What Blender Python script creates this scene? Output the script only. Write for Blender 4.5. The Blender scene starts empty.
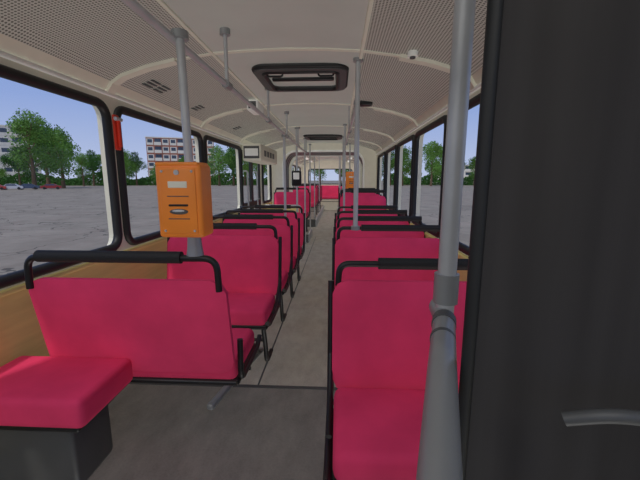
import bpy, bmesh, math, random
from mathutils import Vector, Matrix
random.seed(4)
S=bpy.context.scene
try:
    S.view_settings.view_transform='Standard'; S.view_settings.look='None'
except Exception: pass
H=1.35
XL,XR=-1.6,0.9
YF,YB=-1.3,16.0

# ---------------- materials ----------------
def s2l(c): 
    return tuple(((v/255)/12.92 if v/255<=.04045 else ((v/255+.055)/1.055)**2.4) for v in c)+(1,)
def mat(name,rgb,rough=.6,metal=0,noise=.0,scale=8,spec=.4,bump=0,emit=0,stretch=(1,1,1)):
    m=bpy.data.materials.new(name); m.use_nodes=True
    nt=m.node_tree; N=nt.nodes; L=nt.links; b=N['Principled BSDF']
    col=s2l(rgb)
    b.inputs['Base Color'].default_value=col
    b.inputs['Roughness'].default_value=rough
    b.inputs['Metallic'].default_value=metal
    b.inputs['Specular IOR Level'].default_value=spec
    if emit:
        b.inputs['Emission Color'].default_value=col; b.inputs['Emission Strength'].default_value=emit
    tc=N.new('ShaderNodeTexCoord'); mp=N.new('ShaderNodeMapping'); mp.inputs['Scale'].default_value=stretch
    L.new(tc.outputs['Object'],mp.inputs['Vector'])
    nz=N.new('ShaderNodeTexNoise'); nz.inputs['Scale'].default_value=scale; nz.inputs['Detail'].default_value=6
    L.new(mp.outputs[0],nz.inputs['Vector'])
    if noise:
        r=N.new('ShaderNodeMapRange'); r.inputs['From Min'].default_value=.3; r.inputs['From Max'].default_value=.7
        r.inputs['To Min'].default_value=1-noise; r.inputs['To Max'].default_value=1+noise
        L.new(nz.outputs['Fac'],r.inputs['Value'])
        v=N.new('ShaderNodeHueSaturation'); v.inputs['Color'].default_value=col
        L.new(r.outputs[0],v.inputs['Value']); L.new(v.outputs[0],b.inputs['Base Color'])
    if bump:
        bp=N.new('ShaderNodeBump'); bp.inputs['Strength'].default_value=bump; bp.inputs['Distance'].default_value=.01
        L.new(nz.outputs['Fac'],bp.inputs['Height']); L.new(bp.outputs[0],b.inputs['Normal'])
    return m
RED=mat('red_upholstery',(208,58,98),.85,noise=.11,scale=5,bump=.35,spec=.1)
BLK=mat('black_tube',(22,22,24),.4,noise=.1)
PAD=mat('black_foam_grip',(20,20,21),.7,bump=.3,scale=40)
STEEL=mat('brushed_steel',(172,174,177),.35,.3,noise=.08,scale=12)
GREYP=mat('grey_painted_rail',(134,136,138),.35,.3,noise=.05)
DGREY=mat('dark_grey',(70,71,72),.5,noise=.08)
CREAM=mat('cream_trim',(206,203,188),.6,noise=.04)
YEL=mat('yellow_laminate',(206,190,122),.55,noise=.10,scale=6,stretch=(1,.4,4))
RUB=mat('window_rubber',(26,27,28),.55,noise=.1)
ORG=mat('orange_paint',(222,128,46),.45,noise=.07,scale=10)
WHITE=mat('white_plastic',(225,226,222),.5,noise=.03)
CEIL=mat('ceiling_panel',(184,186,180),.7,noise=.04,scale=3)
LIT=mat('lamp_diffuser',(240,242,238),.5,emit=.3)
REDP=mat('red_plastic',(200,50,30),.5,noise=.05)
CURT=mat('charcoal_vinyl',(52,50,50),.7,noise=.2,scale=2.5,stretch=(7,7,.3),bump=.1,spec=.15)
EXT=mat('bus_outer_paint',(210,190,120),.4,noise=.03)
def perf():
    m=mat('perforated_panel',(190,190,180),.6)
    nt=m.node_tree;N=nt.nodes;L=nt.links;b=N['Principled BSDF']
    tc=N.new('ShaderNodeTexCoord'); vo=N.new('ShaderNodeTexVoronoi'); vo.voronoi_dimensions='2D'; vo.inputs['Scale'].default_value=62; vo.inputs['Randomness'].default_value=0
    L.new(tc.outputs['Object'],vo.inputs['Vector'])
    cr=N.new('ShaderNodeValToRGB'); cr.color_ramp.elements[0].position=.26; cr.color_ramp.elements[0].color=s2l((92,92,86)); cr.color_ramp.elements[1].position=.40; cr.color_ramp.elements[1].color=s2l((186,186,178))
    L.new(vo.outputs['Distance'],cr.inputs[0]); L.new(cr.outputs[0],b.inputs['Base Color'])
    return m
PERF=perf()
def glassm():
    m=bpy.data.materials.new('window_glass'); m.use_nodes=True; nt=m.node_tree;N=nt.nodes;L=nt.links
    N.remove(N['Principled BSDF']); o=N['Material Output']
    t=N.new('ShaderNodeBsdfTransparent'); t.inputs[0].default_value=(.95,.97,.97,1)
    g=N.new('ShaderNodeBsdfGlossy'); g.inputs['Roughness'].default_value=.05
    mx=N.new('ShaderNodeMixShader'); mx.inputs[0].default_value=.015; L.new(t.outputs[0],mx.inputs[1]); L.new(g.outputs[0],mx.inputs[2]); L.new(mx.outputs[0],o.inputs[0])
    return m
GLASS=glassm()
def floorm(name,c1,c2):
    m=mat(name,c1,.75,spec=.2); nt=m.node_tree;N=nt.nodes;L=nt.links;b=N['Principled BSDF']
    tc=N.new('ShaderNodeTexCoord'); n1=N.new('ShaderNodeTexNoise'); n1.inputs['Scale'].default_value=4; n1.inputs['Detail'].default_value=8; n1.inputs['Roughness'].default_value=.7
    mp=N.new('ShaderNodeMapping'); mp.inputs['Scale'].default_value=(2,1,1)
    L.new(tc.outputs['Object'],mp.inputs[0]); L.new(mp.outputs[0],n1.inputs[0])
    n2=N.new('ShaderNodeTexNoise'); n2.inputs['Scale'].default_value=90; L.new(tc.outputs['Object'],n2.inputs[0])
    ad=N.new('ShaderNodeMath'); ad.operation='ADD'; mu=N.new('ShaderNodeMath'); mu.operation='MULTIPLY'; mu.inputs[1].default_value=.35
    L.new(n2.outputs[0],mu.inputs[0]); L.new(n1.outputs[0],ad.inputs[0]); L.new(mu.outputs[0],ad.inputs[1])
    cr=N.new('ShaderNodeValToRGB'); cr.color_ramp.elements[0].position=.45; cr.color_ramp.elements[1].position=.9
    cr.color_ramp.elements[0].color=s2l(c1); cr.color_ramp.elements[1].color=s2l(c2)
    L.new(ad.outputs[0],cr.inputs[0]); L.new(cr.outputs[0],b.inputs['Base Color']); return m
FLR=floorm('lino_floor',(142,136,127),(172,165,154))
FLD=floorm('dark_lino_floor',(106,102,98),(132,127,121))

# ---------------- mesh builder ----------------
class MB:
    def __init__(s): s.v=[];s.f=[];s.mi=[];s.sm=[];s.mats=[]
    def _m(s,m):
        if m not in s.mats: s.mats.append(m)
        return s.mats.index(m)
    def add(s,vs,fs,m,smooth=False):
        o=len(s.v); s.v+= [tuple(v) for v in vs]; k=s._m(m)
        for f in fs: s.f.append(tuple(i+o for i in f)); s.mi.append(k); s.sm.append(smooth)
    def addbm(s,bm,m,smooth=False):
        bm.verts.index_update(); s.add([v.co[:] for v in bm.verts],[[v.index for v in f.verts] for f in bm.faces],m,smooth); bm.free()
    def box(s,lo,hi,m,bev=0,seg=2,M=None,smooth=None):
        bm=bmesh.new(); bmesh.ops.create_cube(bm,size=1)
        c=[(a+b)/2 for a,b in zip(lo,hi)]; d=[abs(b-a) for a,b in zip(lo,hi)]
        for v in bm.verts: v.co=Vector((c[0]+v.co.x*d[0],c[1]+v.co.y*d[1],c[2]+v.co.z*d[2]))
        if bev: bmesh.ops.bevel(bm,geom=bm.edges[:],offset=min(bev,min(d)*.49),segments=seg,profile=.5,affect='EDGES')
        if M is not None:
            for v in bm.verts: v.co=M@v.co
        s.addbm(bm,m,bool(bev) if smooth is None else smooth)
    def tube(s,pts,r,m,closed=False,n=12,r2=None):
        pts=[Vector(p) for p in pts]; k=len(pts); vs=[];fs=[]; up=None
        for i,p in enumerate(pts):
            a=pts[(i-1)%k] if (closed or i>0) else p; b=pts[(i+1)%k] if (closed or i<k-1) else p
            t=(b-a).normalized()
            if up is None:
                up=t.orthogonal().normalized()
            up=(up-t*up.dot(t))
            if up.length<1e-5: up=t.orthogonal()
            up.normalize(); w=t.cross(up)
            rr=r if r2 is None else r+(r2-r)*i/(k-1)
            for j in range(n):
                an=2*math.pi*j/n; vs.append(p+(up*math.cos(an)+w*math.sin(an))*rr)
        for i in range(k if closed else k-1):
            i2=(i+1)%k
            for j in range(n):
                j2=(j+1)%n; fs.append((i*n+j,i*n+j2,i2*n+j2,i2*n+j))
        if not closed:
            fs.append(tuple(range(n-1,-1,-1))); fs.append(tuple((k-1)*n+j for j in range(n)))
        s.add(vs,fs,m,True)
    def sph(s,c,r,m,sc=(1,1,1)):
        bm=bmesh.new(); bmesh.ops.create_uvsphere(bm,u_segments=14,v_segments=10,radius=r)
        for v in bm.verts: v.co=Vector((v.co.x*sc[0]+c[0],v.co.y*sc[1]+c[1],v.co.z*sc[2]+c[2]))
        s.addbm(bm,m,True)
    def obj(s,name,parent=None):
        me=bpy.data.meshes.new(name); me.from_pydata(s.v,[],s.f)
        for m in s.mats: me.materials.append(m)
        me.polygons.foreach_set('material_index',s.mi); me.polygons.foreach_set('use_smooth',s.sm)
        me.update()
        bm=bmesh.new(); bm.from_mesh(me); bmesh.ops.recalc_face_normals(bm,faces=bm.faces[:])
        for e in bm.edges:
            if len(e.link_faces)==2 and e.calc_face_angle(0)>math.radians(50): e.smooth=False
        bm.to_mesh(me); bm.free()
        o=bpy.data.objects.new(name,me); S.collection.objects.link(o)
        if parent: o.parent=parent
        return o
def rp(pts,r,seg=5,closed=False):
    pts=[Vector(p) for p in pts]; out=[]; k=len(pts)
    for i,p in enumerate(pts):
        if not closed and i in (0,k-1): out.append(p); continue
        a=pts[(i-1)%k]; b=pts[(i+1)%k]; da=(a-p); db=(b-p)
        q=min(r,da.length*.49,db.length*.49); A=p+da.normalized()*q; B=p+db.normalized()*q
        for j in range(seg+1):
            t=j/seg; out.append(A*(1-t)**2+p*2*t*(1-t)+B*t*t)
    return out
def rrect(a0,a1,b0,b1,r,seg=6):
    out=[]
    for cx,cy,st in ((a1-r,b1-r,0),(a0+r,b1-r,90),(a0+r,b0+r,180),(a1-r,b0+r,270)):
        for j in range(seg+1):
            an=math.radians(st+90*j/seg); out.append((cx+r*math.cos(an),cy+r*math.sin(an)))
    return out
def ringpanel(mb,outer,holes,to3,thick,m):
    bm=bmesh.new(); es=[]
    for loop in [outer]+holes:
        vs=[bm.verts.new((p[0],p[1],0)) for p in loop]
        for i in range(len(vs)): es.append(bm.edges.new((vs[i],vs[(i+1)%len(vs)])))
    bmesh.ops.triangle_fill(bm,use_beauty=True,use_dissolve=False,edges=es)
    r=bmesh.ops.extrude_face_region(bm,geom=bm.faces[:]+[])
    for g in r['geom']:
        if isinstance(g,bmesh.types.BMVert): g.co.z=thick
    for v in bm.verts: v.co=Vector(to3(v.co.x,v.co.y,v.co.z))
    mb.addbm(bm,m)

# ---------------- side walls ----------------
LW=[(-.82,.78),(.86,2.45),(2.53,4.13),(4.21,5.79)]
LW2=[(7.42,8.35),(10.2,11.75),(11.85,13.4),(13.5,15.0)]
DOOR=(5.88,7.32)
RW=[(-.9,.3),(.4,1.5),(1.58,2.94),(3.02,4.2),(4.28,5.46),(5.54,6.72),(6.80,7.98)]
RW2=[(10.2,11.7),(11.8,13.3),(13.4,14.9)]
ZS,ZT=.86,1.87
T=.07
def wall(name,X,sgn,wins,door):
    mb=MB()
    holes=[rrect(a,b,ZS,ZT,.10) for a,b in wins]
    if door: holes.append(rrect(door[0],door[1],.06,1.86,.05))
    ringpanel(mb,[(YF,-.05),(YB,-.05),(YB,2.0),(YF,2.0)],holes,lambda a,b,d:(X+sgn*d,a,b),T,CREAM)
    segs=[(YF,YB)] if not door else [(YF,door[0]-.03),(door[1]+.03,YB)]
    for a,b in segs:
        mb.box((X-sgn*.012,a,.0),(X+sgn*.005,b,ZS-.03),YEL)
        mb.box((X-sgn*.03,a,ZS-.055),(X+sgn*.005,b,ZS-.028),YEL,.008)
        mb.box((X-sgn*.03,a,0.0),(X-sgn*.012,b,.09),DGREY,.004)
    mb.box((X-sgn*.02,YF,1.925),(X+sgn*.005,YB,1.95),WHITE,.005)
    return mb.obj(name)
wall('wall_left',XL,-1,LW+LW2,DOOR)
wall('wall_right',XR,1,RW+RW2,None)
wi=0
def window(X,sgn,a,b):
    global wi; wi+=1
    mb=MB()
    p=[(X-sgn*.006,q[0],q[1]) for q in rrect(a+.012,b-.012,ZS+.012,ZT-.012,.095,8)]
    mb.tube(p,.030,RUB,closed=True,n=10)
    x=X+sgn*.03
    mb.add([(x,a+.015,ZS+.015),(x,b-.015,ZS+.015),(x,b-.015,ZT-.015),(x,a+.015,ZT-.015)],[(0,1,2,3)],GLASS)
    mb.obj('window_%d'%wi)
for a,b in LW+LW2: window(XL,-1,a,b)
for a,b in RW+RW2: window(XR,1,a,b)

mb=MB(); ringpanel(mb,[(XL-T,-.05),(XR+T,-.05),(XR+T,2.3),(XL-T,2.3)],[rrect(XL+.1,XR-.1,.75,1.95,.12)],lambda a,b,d:(a,YF-d,b),.06,CREAM); mb.obj('wall_front')
mb=MB(); ringpanel(mb,[(XL-T,-.05),(XR+T,-.05),(XR+T,2.3),(XL-T,2.3)],[rrect(XL+.25,XR-.25,1.15,1.85,.12)],lambda a,b,d:(a,YB+d,b),.06,CREAM); mb.obj('wall_back')
for yy,a,b,z0,z1 in ((YF-.03,XL+.1,XR-.1,.75,1.95),(YB+.03,XL+.25,XR-.25,1.15,1.85)):
    wi+=1; mb=MB(); mb.tube([(q[0],yy,q[1]) for q in rrect(a+.01,b-.01,z0+.01,z1-.01,.12)],.03,RUB,closed=True); mb.add([(a+.01,yy,z0+.01),(b-.01,yy,z0+.01),(b-.01,yy,z1-.01),(a+.01,yy,z1-.01)],[(0,1,2,3)],GLASS); mb.obj('window_%d'%wi)

# ---------------- floor ----------------
mb=MB()
mb.box((XL,YF,-.05),(XR,2.1,0),FLD); mb.box((XL,2.1,-.05),(XR,YB,0),FLR)
mb.box((XL,2.085,-.01),(XR,2.115,.003),DGREY)
for xx in (-.52,-.02): mb.box((xx-.006,2.1,-.01),(xx+.006,8.3,.002),DGREY)
mb.obj('floor')
def platform(x0,x1,y0,y1,edge,h=.22):
    mb=MB(); mb.box((x0,y0+.02,.001),(x1,y1,h),FLR,.004)
    mb.box((edge-.02,y0,.001),(edge+.02,y1,h+.005),STEEL,.004)
    mb.box((x0,y0,.001),(x1,y0+.02,h+.003),DGREY,.003)
    mb.obj('seat_platform')
platform(XL+.04,-.62,10.10,YB-.02,-.63); platform(.0,XR-.04,10.10,YB-.02,.0)
platform(-.0,XR-.04,5.68,8.40,-.0,.18); platform(XL+.04,-.62,7.48,8.40,-.63,.18)

# ---------------- ceiling ----------------
prof=[(-1.6,1.95),(-1.555,2.015),(-1.48,2.06),(-1.3,2.115),(-1.1,2.155),(-.85,2.19),(-.6,2.205),(-.35,2.21)]
prof=prof+[(-.7-x,z) for x,z in prof[-2::-1]]
mb=MB()
def strip(i0,i1,m,off=0):
    P=prof[i0:i1+1]; vs=[];fs=[]
    for x,z in P: vs+=[(x,YF,z+off),(x,YB,z+off)]
    for i in range(len(P)-1): fs.append((2*i,2*i+1,2*i+3,2*i+2))
    mb.add(vs,fs,m,True)
n=len(prof)
strip(0,1,CREAM); strip(1,5,PERF); strip(5,n-6,CEIL); strip(n-6,n-2,PERF); strip(n-2,n-1,CREAM)
vs=[];fs=[]
P=[(XL-T,1.95)]+[(x*1.0-.0,z+.08) for x,z in prof]+[(XR+T,1.95)]
for x,z in P: vs+=[(x,YF-.05,z),(x,YB+.05,z)]
for i in range(len(P)-1): fs.append((2*i,2*i+1,2*i+3,2*i+2))
mb.add(vs,fs,EXT)
mb.obj('ceiling')
def band(mb,y,w,th,m,i0=0,i1=None):
    P=prof[i0:(i1 or n)]; vs=[];fs=[]
    for j,(x,z) in enumerate(P):
        a=P[max(j-1,0)];b=P[min(j+1,len(P)-1)]; t=Vector((b[0]-a[0],b[1]-a[1])).normalized(); nn=Vector((t.y,-t.x))
        q=Vector((x,z)); e=q+nn*th
        vs+=[(q.x,y-w/2,q.y),(e.x,y-w/2,e.y),(e.x,y+w/2,e.y),(q.x,y+w/2,q.y)]
    for j in range(len(P)-1):
        for k in range(4): fs.append((4*j+k,4*j+(k+1)%4,4*j+4+(k+1)%4,4*j+4+k))
    fs+=[(0,1,2,3),tuple(4*(len(P)-1)+k for k in (3,2,1,0))]
    mb.add(vs,fs,m)
mb=MB()
for y in (.82,2.49,4.17,5.83,7.37,10.15,11.8,13.45,15.05):
    band(mb,y,.035,.008,CREAM); band(mb,y,.07,.022,CREAM,0,5); band(mb,y,.07,.022,CREAM,n-5,n)
for x,z in ((-.85,2.186),(.15,2.186)): mb.box((x-.012,YF+.01,z-.008),(x+.012,YB-.01,z+.01),CREAM,.004)
mb.obj('trim_1')

LAMP=3.5
def lamp(x,y,tilt):
    mb=MB(); M=Matrix.Translation((x,y,2.135))@Matrix.Rotation(tilt,4,'Y')
    mb.box((-.06,-.5,-.02),(.06,.5,.03),WHITE,.012,M=M)
    mb.box((-.045,-.47,-.028),(.045,.47,-.018),LIT,.004,M=M)
    o=mb.obj('ceiling_lamp')
    ld=bpy.data.lights.new('ceiling_lamp_light','AREA'); ld.shape='RECTANGLE'; ld.size=.1; ld.size_y=.9; ld.energy=LAMP; ld.color=(1,.98,.95)
    lo=bpy.data.objects.new('ceiling_lamp_light',ld); S.collection.objects.link(lo); lo.parent=o
    lo.matrix_local=Matrix.Translation((x,y,2.095))@Matrix.Rotation(tilt,4,'Y')
for y in (-.5,11.0,13.0,15.0):
    lamp(-1.15,y,-.16); lamp(.45,y,.16)

def hatch(y0,y1):
    mb=MB(); x0,x1=-.66,.06; z=2.2
    L=rrect(x0,x1,y0,y1,.10,6)
    ringpanel(mb,L,[rrect(x0+.075,x1-.075,y0+.075,y1-.075,.06,6)],lambda a,b,d:(a,b,z-d),.035,DGREY)
    mb.tube([(a,b,z-.03) for a,b in rrect(x0+.07,x1-.07,y0+.07,y1-.07,.06)],.018,BLK,closed=True)
    mb.tube([(a,b,z-.01) for a,b in L],.018,RUB,closed=True)
    mb.box((x0+.06,y0+.06,z-.004),(x1-.06,y1-.06,z+.004),CEIL)
    xm=(x0+x1)/2
    mb.box((x0+.10,(y0+y1)/2-.02,z-.03),(x1-.1,(y0+y1)/2+.02,z),BLK,.01)
    for q in (-.2,.2): mb.tube(rp([(xm+q-.06,y0+.12,z),(xm+q-.06,y0+.12,z-.05),(xm+q+.06,y0+.12,z-.05),(xm+q+.06,y0+.12,z)],.02),.008,BLK)
    mb.obj('roof_hatch')
hatch(2.78,3.45); hatch(6.9,7.5)

mb=MB(); mb.box((-.95,3.75,2.06),(-.83,4.05,2.17),WHITE,.02,3); mb.box((-.93,3.745,2.08),(-.85,3.752,2.15),DGREY,.003); mb.obj('ceiling_speaker')
mb=MB(); mb.box((.22,3.9,2.13),(.36,4.02,2.185),BLK,.02,3); mb.obj('ceiling_speaker')
mb=MB(); mb.tube([(.46,2.38,2.14),(.46,2.38,2.11)],.032,WHITE,n=18); mb.tube([(.46,2.38,2.112),(.46,2.38,2.10)],.018,DGREY); mb.obj('smoke_detector')
mb=MB()
for y in (2.70,2.86,3.6,5.0):
    for k in range(3): mb.box((-1.47+.035*k,y,2.055+.012*k),(-1.445+.035*k,y+.12,2.062+.012*k),DGREY,.002)
mb.obj('air_vent')

# ---------------- articulation arches ----------------
for y in (8.45,9.95):
    mb=MB()
    hole=[(-1.30,0),(-1.30,1.72)]+[(-1.30+.3-.3*math.cos(t*math.pi/12),1.72+.3*math.sin(t*math.pi/12)) for t in range(1,7)]
    hr=[(-.7-x,z) for x,z in hole][::-1]
    outer=[(XL+.005,0),(XL+.005,1.95)]+[(x,z-.004) for x,z in prof[1:-1]]+[(XR-.005,1.95),(XR-.005,0)]
    loop=outer+hr[::-1]+hole[::-1]
    bm=bmesh.new(); vv=[bm.verts.new((p[0],y,p[1])) for p in loop]; bm.faces.new(vv)
    bmesh.ops.triangulate(bm,faces=bm.faces[:]); r=bmesh.ops.extrude_face_region(bm,geom=bm.faces[:])
    for g in r['geom']:
        if isinstance(g,bmesh.types.BMVert): g.co.y+=.1
    mb.addbm(bm,CREAM)
    mb.tube([(p[0],y-.005,p[1]) for p in hole+hr],.025,WHITE)
    mb.obj('articulation_arch')
mb=MB()
for k in range(8):
    y=8.66+k*.155
    pts=[(XL+.17,y,0.02),(XL+.17,y,1.8),(XL+.35,y,2.08),(XR-.35,y,2.08),(XR-.17,y,1.8),(XR-.17,y,.02)]
    mb.tube(rp(pts,.2),.078,DGREY if k%2 else GREYP,n=8)
mb.obj('bellows')

# ---------------- door ----------------
mb=MB(); a,b=DOOR; x=XL-.03
ym=(a+b)/2
for y0,y1 in ((a+.01,ym-.005),(ym+.005,b-.01)):
    ringpanel(mb,[(y0,.06),(y1,.06),(y1,1.85),(y0,1.85)],[rrect(y0+.07,y1-.07,.95,1.76,.04),rrect(y0+.07,y1-.07,.18,.85,.04)],lambda p,q,d:(x-d+.02,p,q),.04,RUB)
    mb.add([(x,y0+.06,.17),(x,y1-.06,.17),(x,y1-.06,1.77),(x,y0+.06,1.77)],[(0,1,2,3)],GLASS)
    mb.tube(rp([(x+.03,y0+.1,.7),(x+.09,y0+.1,.7),(x+.09,y0+.1,1.5),(x+.03,y0+.1,1.5)],.04),.014,STEEL)
mb.obj('door_1')
mb=MB(); mb.box((XL+.025,a-.05,1.66),(XL+.34,b+.05,1.94),CREAM,.03,3)
mb.box((XL+.05,a-.056,1.70),(XL+.31,a-.045,1.90),DGREY,.01); mb.box((XL+.07,a-.06,1.74),(XL+.29,a-.05,1.86),WHITE,.01)
for k in range(4): mb.box((XL+.337,a+.2+.25*k,1.75),(XL+.344,a+.38+.25*k,1.85),DGREY,.003)
mb.obj('door_mechanism_cover')
mb=MB()
for yp in (5.80,7.40):
    mb.tube(rp([(-1.56,yp,.82),(-.78,yp,.82),(-.78,yp,.01)],.08),.017,STEEL)
    mb.box((-1.55,yp-.008,.12),(-.82,yp+.008,.78),YEL,.004)
    mb.tube([(-1.55,yp,.12),(-.78,yp,.12)],.014,STEEL)
mb.obj('door_partition')

# ---------------- seats ----------------
def bench(x0,x1,yb,face,zb=0.0,grip=(0.05,.7),name='bus_bench_seat',cush=True,arch=True,az=.965,legs=True,side=True,bz=0):
    mb=MB(); w=x1-x0
    def Y(t): return yb+face*t
    bm=bmesh.new(); nx,nz=14,8; th=.085
    def backp(i,j,side):
        u=i/nx; v=j/nz
        z=zb+bz+.39+.50*v; lean=-.09*v
        e=min(u,1-u)*2; ez=min(v,1-v)*2
        rx=(1-(1-min(1,e*5))**2); rz=(1-(1-min(1,ez*3))**2)
        bul=(.55+.45*math.sqrt(max(0,rx*rz)))
        t=lean+(th*bul if side else 0)+ (th*(1-bul)*.5*(1 if not side else 0))
        cx=x0+w*u
        if j in (0,nz):
            if i==0: cx+=.022
            if i==nx: cx-=.022
        if i in (0,nx):
            if j==0: z+=.018
            if j==nz: z-=.018
        if side and abs(u-.5)<.04: t-=.006
        return (cx,Y(t),z)
    G={}
    for sd in (0,1):
        for i in range(nx+1):
            for j in range(nz+1): G[sd,i,j]=bm.verts.new(backp(i,j,sd))
    for i in range(nx):
        for j in range(nz):
            for sd in (0,1): bm.faces.new([G[sd,i,j],G[sd,i+1,j],G[sd,i+1,j+1],G[sd,i,j+1]])
    for i in range(nx):
        for j in (0,nz): bm.faces.new([G[0,i,j],G[0,i+1,j],G[1,i+1,j],G[1,i,j]])
    for j in range(nz):
        for i in (0,nx): bm.faces.new([G[0,i,j],G[0,i,j+1],G[1,i,j+1],G[1,i,j]])
    bmesh.ops.recalc_face_normals(bm,faces=bm.faces[:])
    mb.addbm(bm,RED,True)
    if cush:
        ya,yc=sorted((Y(.07),Y(.50)))
        mb.box((x0+.01,ya,zb+.325),(x1-.01,yc,zb+.445),RED,.04,4)
        mb.box((x0+.0,ya+.01,zb+.30),(x1-.0,yc-.01,zb+.335),BLK,.012)
    for xs in (x0-.008,x1+.008):
        if side:
            p=[(xs,Y(-.085),zb+.88),(xs,Y(-.005),zb+.40),(xs,Y(.06),zb+.33),(xs,Y(.46),zb+.33),(xs,Y(.53),zb+.37)] if cush else [(xs,Y(-.085),zb+.88),(xs,Y(0),zb+.36)]
        else:
            p=[(xs,Y(.10),zb+.55),(xs,Y(.09),zb+.33),(xs,Y(.46),zb+.33),(xs,Y(.53),zb+.37)]
        mb.tube(rp(p,.06),.015,BLK,n=10)
        p=[(xs,Y(-.03),zb+.55),(xs,Y(.02),zb+.48),(xs,Y(.12),zb+.40),(xs,Y(.30),zb+.36)]
        if cush and side: mb.tube(rp(p,.05),.012,BLK,n=8)
    for xs in (x0+.03,x1-.03):
        if not legs and xs>x0+.1:
            mb.tube(rp([(xs,Y(.48),zb+.34),(xs-.03,Y(.78),zb+.12),(xs-.06,Y(.99),zb+.03)],.12),.016,BLK,n=10); continue
        mb.tube(rp([(xs,Y(.48),zb+.31),(xs,Y(.42),zb+.14),(xs,Y(.40),zb+.012),(xs,Y(.22),zb+.012)],.05),.017,BLK,n=10)
    mb.tube([(x0,Y(.04),zb+.33+bz),(x1,Y(.04),zb+.33+bz)],.014,BLK)
    mb.tube([(x0+.03,Y(.43),zb+.2),(x1-.03,Y(.43),zb+.2)],.012,BLK)
    if arch:
        yt=Y(-.075)
        mb.tube(rp([(x0+.025,yt,zb+.86),(x0+.03,yt,zb+az),(x1-.03,yt,zb+az),(x1-.025,yt,zb+.86)],.06,7),.015,BLK)
        if grip: mb.tube([(x0+grip[0]*w,yt,zb+az+.003),(x0+grip[1]*w,yt,zb+az+.003)],.027,PAD,n=14)
    return mb.obj(name)
LX0,LX1=-1.50,-.52
RX0,RX1=-.02,.86
bench(-1.43,-.50,1.55,+1,grip=(.09,.80),az=1.01,legs=False,side=False,bz=.015)
mb=MB(); mb.box((-1.56,1.17,.38),(-.985,1.535,.505),RED,.03,4); mb.box((-1.55,1.19,.355),(-1.02,1.53,.385),BLK,.01)
mb.box((-1.50,1.27,.0),(-1.12,1.52,.36),DGREY,.02); mb.tube(rp([(-1.06,1.5,.36),(-1.06,1.22,.36),(-1.5,1.22,.36)],.04),.013,BLK)
mb.obj('single_seat')
for y in (2.80,3.55,4.25,4.95): bench(LX0+.07,LX1+.03,y,-1,grip=(.25,.8))
for y in (1.52,2.75,3.45,4.20,4.95): bench(RX0,RX1,y,-1,grip=(.24,.97))
for y in (6.3,7.1,7.9): bench(RX0+.06,RX1,y,-1,.18,grip=(.24,.97))
for y in (11.0,11.8,12.6,13.4,14.2): 
    bench(LX0,-.66,y,-1,.22); bench(.04,RX1,y,-1,.22)
bench(LX0,-.67,8.25,-1,.18)
bench(LX0,.80,15.75,-1,.22,grip=None,arch=False)
mb=MB(); M=Matrix.Translation((-.675,2.21,0.02))@Matrix.Rotation(-.195,4,'Z')
mb.box((-.022,-.38,-.018),(.022,.38,.02),GREYP,.012,M=M)
mb.obj('foot_rail')

# ---------------- handrails ----------------
mb=MB()
rx,rz=-.655,1.90
mb.tube([(rx,-.6,rz),(rx,7.4,rz)],.016,STEEL)
for y in (.3,2.15,3.4,4.6,5.9,7.38):
    mb.tube([(rx,y,rz),(rx,y,2.2)],.011,STEEL); mb.tube([(rx,y-.04,rz),(rx,y+.04,rz)],.024,GREYP); mb.tube([(rx,y,2.17),(rx,y,2.203)],.03,GREYP)
mb.obj('ceiling_handrail')
def pole(x,y,z0,z1=2.2,r=.016,nm='grab_pole',boot=False,xt=None):
    mb=MB(); xt=x if xt is None else xt
    mb.tube([(x,y,z0),(xt,y,z1)],r,STEEL,n=16)
    mb.tube([(xt,y,z1-.03),(xt,y,z1)],r*2,GREYP); mb.tube([(x,y,z0),(x,y,z0+.03)],r*1.9,GREYP)
    if boot:
        mb.tube([(x,y,z0),(x,y,z0+.03),(x,y,z0+.09),(x,y,z0+.13)],r*2.2,GREYP,r2=r*1.3)
    return mb.obj(nm)
pole(-.623,1.475,1.025,1.93,.017,boot=True,xt=-.632)
pole(-.665,4.42,.0,1.9); pole(-.69,5.95,0); pole(-.69,7.40,0); pole(-.66,8.40,0.0,2.18)
pole(.135,2.65,.975,2.2,.018); pole(.10,5.6,0,2.2); pole(.1,7.15,1.15)
pole(.27,8.3,.19,2.18); pole(-.68,10.3,.23,2.18); pole(.06,10.3,.23,2.18); pole(.04,12.45,.23,2.18); pole(-.66,12.45,.23,2.18)
mb=MB(); mb.tube([(.135,2.67,1.9),(.10,7.4,1.9)],.014,STEEL)
for y in (2.69,4.2,5.6,7.1): mb.tube([(.13,y-.03,1.9),(.13,y+.03,1.9)],.022,GREYP)
for y in (4.2,): mb.tube([(.12,y,1.9),(.12,y,2.2)],.01,STEEL)
mb.obj('ceiling_handrail')

mb=MB()
mb.tube([(.238,.75,1.02),(.241,.75,2.2)],.0195,STEEL,n=24)
mb.tube([(.238,.75,1.085),(.238,.75,1.15)],.026,GREYP,n=24)
mb.tube([(.241,.75,2.16),(.241,.75,2.2)],.035,GREYP,n=24)
pth=[(.24,.80,1.055),(.232,.73,1.055),(.17,.53,1.055),(.11,.33,1.05),(.05,.13,1.05),(.05,.05,1.0)]
mb.tube(rp(pth,.03),.0225,GREYP,n=24)
mb.sph((.24,.80,1.055),.0225,GREYP)
mb.tube([(.229,.72,1.055),(.219,.69,1.055)],.0245,DGREY,n=24); mb.tube([(.2,.63,1.055),(.197,.62,1.055)],.0235,DGREY,n=24)
mb.tube([(.05,.05,1.0),(.05,.05,0)],.0225,GREYP,n=20)
mb.tube([(.238,.75,1.03),(.238,.75,0)],.0175,STEEL,n=20)
mb.obj('barrier_handrail')

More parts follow.
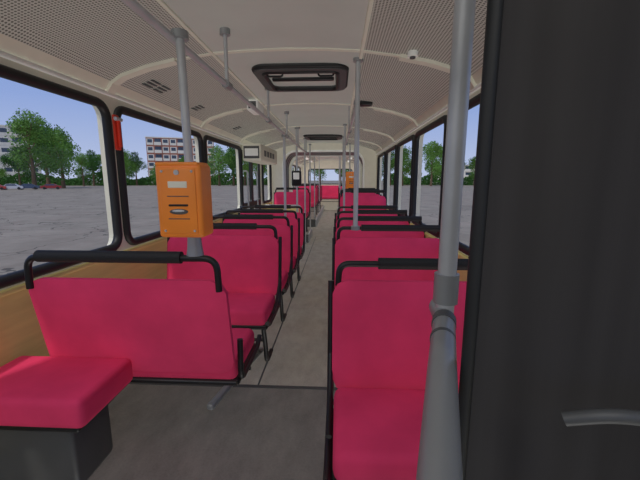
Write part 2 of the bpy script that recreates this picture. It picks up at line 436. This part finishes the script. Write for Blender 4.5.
def validator(x,y,z,s=1,body=ORG):
    mb=MB()
    mb.box((x-.108*s,y-.06,z),(x+.108*s,y+.06,z+.345*s),body,.014,3)
    mb.box((x-.10*s,y-.066,z+.335*s),(x+.10*s,y+.05,z+.352*s),body,.006)
    f=y-.06
    mb.box((x-.085*s,f-.006,z+.02*s),(x+.085*s,f+.004,z+.325*s),body,.008)
    mb.box((x-.045*s,f-.008,z+.235*s),(x+.045*s,f-.004,z+.265*s),CREAM,.003)
    mb.box((x-.045*s,f-.012,z+.15*s),(x+.045*s,f-.004,z+.160*s),BLK,.002)
    mb.sph((x,f-.006,z+.125*s),.045*s,DGREY,(1,.25,.3)); mb.sph((x,f-.009,z+.128*s),.034*s,STEEL,(1,.25,.25))
    for dz in (.195,.09): mb.box((x-.05*s,f-.0095,z+dz*s),(x+.05*s,f-.005,z+(dz+.004)*s),DGREY)
    mb.tube([(x,f-.004,z+.305*s),(x,f-.012,z+.305*s)],.012*s,STEEL)
    for q in (-.07,.07):
        for dz in (.035,.31): mb.sph((x+q*s,f-.007,z+dz*s),.006*s,STEEL)
    mb.tube([(x,y+.055,z+.08),(x,y+.085,z+.08)],.02,GREYP); mb.tube([(x,y+.055,z+.22),(x,y+.085,z+.22)],.02,GREYP)
    return mb.obj('ticket_validator')
validator(-.613,1.39,1.125,.83)
validator(.30,8.18,1.13,1.15)
mb=MB(); mb.box((-.77,5.86,1.25),(-.61,5.93,1.5),BLK,.02,3); mb.box((-.74,5.85,1.36),(-.64,5.86,1.47),WHITE,.004); mb.obj('ticket_validator')

mb=MB(); mb.box((XL+.027,2.46,1.56),(XL+.045,2.52,1.80),REDP,.008); mb.tube([(XL+.055,2.49,1.58),(XL+.055,2.49,1.76)],.012,REDP); mb.tube([(XL+.055,2.455,1.77),(XL+.055,2.525,1.77)],.013,STEEL)
mb.obj('emergency_hammer')

# driver cab partition curtain
mb=MB(); nxs=80; vs=[];fs=[]
cx0,cx1=.202,.885
for yo in (.50,.52):
    for i in range(nxs+1):
        u=i/nxs; x=cx0+(cx1-cx0)*u
        d=.016*math.sin(u*9+1.0)+.010*math.sin(u*23+.4)
        for z in (.06,.7,1.4,2.09): vs.append((x,yo+d,z))
o=(nxs+1)*4
for i in range(nxs):
    for k in range(3):
        fs.append((i*4+k,i*4+4+k,i*4+5+k,i*4+k+1)); fs.append((o+i*4+k,o+i*4+k+1,o+i*4+5+k,o+i*4+4+k))
    fs.append((i*4,i*4+4,o+i*4+4,o+i*4)); fs.append((i*4+3,i*4+7,o+i*4+7,o+i*4+3))
fs.append((0,1,o+1,o));fs.append((1,2,o+2,o+1));fs.append((2,3,o+3,o+2))
q=nxs*4; fs+=[(q,q+1,o+q+1,o+q),(q+1,q+2,o+q+2,o+q+1),(q+2,q+3,o+q+3,o+q+2)]
mb.add(vs,fs,CURT,True)
mb.tube([(cx0-.0,.51,.05),(cx0-.0,.51,2.13)],.010,RUB)
mb.tube([(cx0,.51,2.1),(.87,.51,2.06)],.012,RUB)
mb.tube([(cx0,.51,.06),(.87,.51,.06)],.014,RUB)
mb.obj('cab_partition_curtain')
mb=MB(); mb.tube(rp([(.30,.43,1.04),(.34,.41,1.062),(.60,.40,1.045),(.66,.45,.99)],.05),.009,DGREY,n=14)
mb.tube([(.42,.41,1.05),(.42,.41,.0)],.010,BLK); mb.obj('cab_armrest')

# ---------------- exterior ----------------
GZ=-.95
K=1.8
def groundm():
    m=mat('concrete_apron',(150,143,134),.9,spec=.1); nt=m.node_tree;N=nt.nodes;L=nt.links;b=N['Principled BSDF']
    tc=N.new('ShaderNodeTexCoord')
    n1=N.new('ShaderNodeTexNoise'); n1.inputs['Scale'].default_value=.35; n1.inputs['Detail'].default_value=10; n1.inputs['Roughness'].default_value=.75; L.new(tc.outputs['Object'],n1.inputs[0])
    cr=N.new('ShaderNodeValToRGB'); cr.color_ramp.elements[0].position=.3; cr.color_ramp.elements[1].position=.7
    cr.color_ramp.elements[0].color=s2l((112,105,95)); cr.color_ramp.elements[1].color=s2l((142,134,122)); L.new(n1.outputs[0],cr.inputs[0])
    vo=N.new('ShaderNodeTexVoronoi'); vo.feature='DISTANCE_TO_EDGE'; vo.inputs['Scale'].default_value=.3
    n3=N.new('ShaderNodeTexNoise'); n3.inputs['Scale'].default_value=1.2; L.new(tc.outputs['Object'],n3.inputs[0])
    va=N.new('ShaderNodeVectorMath'); va.operation='ADD'; L.new(tc.outputs['Object'],va.inputs[0]); L.new(n3.outputs['Color'],va.inputs[1]); L.new(va.outputs[0],vo.inputs['Vector'])
    lt=N.new('ShaderNodeMath'); lt.operation='LESS_THAN'; lt.inputs[1].default_value=.008; L.new(vo.outputs['Distance'],lt.inputs[0])
    mx=N.new('ShaderNodeMix'); mx.data_type='RGBA'; mx.inputs['B'].default_value=s2l((84,80,74)); 
    L.new(lt.outputs[0],mx.inputs['Factor']); L.new(cr.outputs[0],mx.inputs['A']); L.new(mx.outputs['Result'],b.inputs['Base Color']); return m
mb=MB(); mb.add([(-1200,-1200,GZ),(1200,-1200,GZ),(1200,1500,GZ),(-1200,1500,GZ)],[(0,1,2,3)],groundm()); mb.obj('ground')
LEAF=mat('tree_leaves',(78,112,50),.8,noise=.45,scale=.6,spec=.1)
LEAF2=mat('tree_leaves_dark',(50,82,38),.8,noise=.4,scale=.6,spec=.1)
BARK=mat('tree_bark',(90,72,55),.9,noise=.2)
def treemesh(seed,m,h=9.,w=4.):
    R=random.Random(seed); mb=MB()
    mb.tube([(0,0,0),(.1,0,h*.3),(0,.1,h*.75)],.28,BARK,n=8,r2=.06)
    blobs=[]
    for k in range(12):
        an=R.uniform(0,6.28); rr=R.uniform(0,w*.55); z=R.uniform(.3,.88)*h
        rr*=1-.6*abs(z/h-.5); blobs.append((rr*math.cos(an),rr*math.sin(an),z,R.uniform(.9,1.6)*w/4))
        mb.tube([(0,0,min(z*.7,h*.6)),(rr*math.cos(an)*.8,rr*math.sin(an)*.8,z)],.06,BARK,n=5)
    blobs.append((0,0,h*.9,1.1)); vs=[];fs=[]
    for k in range(5200):
        b=R.choice(blobs); d=Vector((R.gauss(0,1),R.gauss(0,1),R.gauss(0,1))).normalized()*b[3]*R.uniform(.5,1.1)
        c=Vector(b[:3])+d; a=Vector((R.gauss(0,1),R.gauss(0,1),R.gauss(0,1))).normalized(); e=a.orthogonal().normalized(); q=R.uniform(.10,.19)
        i=len(vs); vs+=[c-a*q,c+e*q*.6,c+a*q,c-e*q*.6]; fs.append((i,i+1,i+2,i+3))
    mb.add(vs,fs,m); return mb.obj('deciduous_tree')
protos=[treemesh(1,LEAF),treemesh(2,LEAF2),treemesh(3,LEAF,8,5)]
first=[True]*3
def ray(u,D):
    a=(u-320)/350; dx=.9987*a-.0499; dy=.0506*a+.9843; return dx*D,dy*D
def tree(x,y,s,k):
    if first[k]: o=protos[k]; first[k]=False
    else: o=bpy.data.objects.new('deciduous_tree',protos[k].data); S.collection.objects.link(o)
    o.location=(x,y,GZ); o.scale=(s,s,s); o.rotation_euler=(0,0,random.uniform(0,6))
for u,D,s,k in [(42,52,1.2,0),(70,56,1.1,2),(56,60,1.2,1),(28,66,.8,1),(100,80,.85,1),(115,85,.85,0),(130,82,.95,2),(142,85,.85,1),(122,90,.95,0),(90,75,.75,0),(190,80,.7,0),(207,90,.8,1),(180,84,.6,1),(164,80,.6,2),(222,80,1.05,2),(236,82,1.0,1),(247,85,1.0,0),(262,82,1.0,2),(276,85,1.0,1),(290,90,1.,0),
                (372,80,1.0,0),(388,85,.95,1),(400,80,1.0,2),(413,82,.8,1),(428,76,1.,0),(440,80,.9,2),(452,85,.8,1),(470,80,.7,0),(488,82,.75,2),(505,85,.8,1),(305,95,1.,1),(320,95,1,2),(340,95,1,0),(356,95,1,1),(-25,60,.8,1),(-60,60,1,0),(12,90,.5,2),(540,80,1,0),(580,80,1,1)]:
    x,y=ray(u,D*K); tree(x,y,s*K,k)
mb=MB(); R=random.Random(9)
for side in (-1,1):
    vs=[];fs=[]
    for k in range(16000):
        t=R.uniform(0,1); 
        A=Vector((-100,68,0)) if side<0 else Vector((12,92,0)); B=Vector((-12,92,0)) if side<0 else Vector((75,80,0))
        p=A.lerp(B,t)*K; c=p+Vector((R.uniform(-1,1),R.uniform(-1,1),GZ+K*R.uniform(0,2.2+.8*math.sin(t*40)))); a=Vector((R.gauss(0,1),R.gauss(0,1),R.gauss(0,1))).normalized(); e=a.orthogonal().normalized(); q=R.uniform(.25,.6)
        i=len(vs); vs+=[c-a*q,c+e*q*.7,c+a*q,c-e*q*.7]; fs.append((i,i+1,i+2,i+3))
    mb.add(vs,fs,LEAF2)
mb.obj('hedge')
BRICK=mat('brick_facade',(140,88,74),.85,noise=.12,scale=2); CONC=mat('pale_facade',(196,192,184),.8,noise=.06,scale=1); WIN=mat('dark_window_pane',(60,70,85),.2)
def building(cx,cy,w,d,h,rot,cols,floors,brick=BRICK):
    mb=MB(); M=Matrix.Translation((cx,cy,GZ))@Matrix.Rotation(rot,4,'Z')
    mb.box((-w/2,0,0),(w/2,d,h),brick,M=M); mb.box((-w/2-.3,-.3,h),(w/2+.3,d+.3,h+.5),CONC,M=M)
    fh=h/floors; cw=w/cols
    for f in range(floors):
        for c in range(cols):
            x=-w/2+cw*(c+.5)
            if c%3==1:
                mb.box((x-cw*.45,-.9,fh*f+.25),(x+cw*.45,0,fh*f+fh*.45),CONC,M=M); mb.box((x-cw*.4,-.06,fh*f+fh*.45),(x+cw*.4,.0,fh*f+fh*.9),WIN,M=M)
            else:
                mb.box((x-cw*.42,-.1,fh*f+fh*.1),(x+cw*.42,.0,fh*f+fh*.88),CONC,M=M); mb.box((x-cw*.30,-.14,fh*f+fh*.38),(x+cw*.30,-.1,fh*f+fh*.8),WIN,M=M)
    mb.obj('apartment_building')
x,y=ray(187,110*K); building(x,y,19*K,10*K,13.5*K,.35,9,6)
x,y=ray(-8,92*K); building(x,y,24*K,10*K,15*K,.7,9,6,CONC)
x,y=ray(478,120*K); building(x,y,34*K,10*K,6*K,-.4,12,3,CONC)
def car(x,y,rot,col):
    m=mat('car_paint',col,.3,noise=.02); mb=MB(); M=Matrix.Translation((x,y,GZ))@Matrix.Rotation(rot,4,'Z')
    pr=[(-2.1,.3),(-2.1,.8),(-1.5,.92),(-.9,1.38),(.7,1.4),(1.35,.95),(2.1,.85),(2.15,.3)]
    vs=[M@Vector((a,s*.82*(0.85 if z>1.2 else 1),z)) for s in (-1,1) for a,z in pr]; k=len(pr)
    fs=[tuple(range(k)),tuple(range(2*k-1,k-1,-1))]+[(i,(i+1)%k,k+(i+1)%k,k+i) for i in range(k)]
    mb.add(vs,fs,m)
    for s in (-1,1):
        vs=[M@Vector((a,s*.80*f,z)) for a,z,f in ((-1.3,.95,1.03),(-.85,1.3,.9),(.6,1.32,.9),(1.1,.95,1.03))]; mb.add(vs,[(0,1,2,3)],WIN)
        for a in (-1.3,1.35): mb.tube([M@Vector((a,s*.7,.32)),M@Vector((a,s*.86,.32))],.32,RUB,n=16)
    mb.obj('parked_car')
for u,D,c in ((3,84,(150,60,50)),(20,86,(170,170,175)),(36,88,(60,70,90)),(58,90,(130,40,40))):
    x,y=ray(u,D); car(x,y,.6,c)

# ---------------- world + lights ----------------
w=bpy.data.worlds.new('sky'); S.world=w; w.use_nodes=True; N=w.node_tree.nodes; L=w.node_tree.links; bg=N['Background']
tc=N.new('ShaderNodeTexCoord'); sp=N.new('ShaderNodeSeparateXYZ'); cr=N.new('ShaderNodeValToRGB')
L.new(tc.outputs['Generated'],sp.inputs[0]); L.new(sp.outputs['Z'],cr.inputs[0])
cr.color_ramp.elements[0].position=0; cr.color_ramp.elements[0].color=s2l((190,200,228))
cr.color_ramp.elements[1].position=.5; cr.color_ramp.elements[1].color=s2l((104,136,206))
e=cr.color_ramp.elements.new(.18); e.color=s2l((146,168,220))
L.new(cr.outputs[0],bg.inputs[0]); bg.inputs[1].default_value=1.0
def sun(name,e,d,shadow=True,ang=.05,col=(1,.97,.9)):
    sd=bpy.data.lights.new(name,'SUN'); sd.energy=e; sd.angle=ang; sd.color=col; sd.use_shadow=shadow
    so=bpy.data.objects.new(name,sd); S.collection.objects.link(so); so.rotation_euler=Vector(d).to_track_quat('Z','Y').to_euler()
sun('sun',1.9,(-.25,-.55,1.1),col=(1,.95,.85))
sun('fill_sun_below',.90,(.25,-.35,-1),False,.5,(1,.99,.95))  # added fill: shadowless, shines up through the floor to brighten the ceiling
sun('fill_sun_above',1.0,(-.35,-.7,.85),False,.5,(1,.985,.95))  # added fill from above and behind camera, passes the roof to flatten interior shading

# ---------------- camera ----------------
th=math.radians(2.9); ph=math.radians(9.73)
F=Vector((-math.sin(th)*math.cos(ph),math.cos(th)*math.cos(ph),-math.sin(ph))); Rr=Vector((math.cos(th),math.sin(th),0)); U=Rr.cross(F)
cd=bpy.data.cameras.new('camera'); cd.sensor_width=36; cd.lens=350/640*36; cd.clip_start=.02; cd.clip_end=3000
co=bpy.data.objects.new('camera',cd); S.collection.objects.link(co)
Mx=Matrix((Rr,U,-F)).transposed().to_4x4(); Mx.translation=(0,0,H); co.matrix_world=Mx
S.camera=co
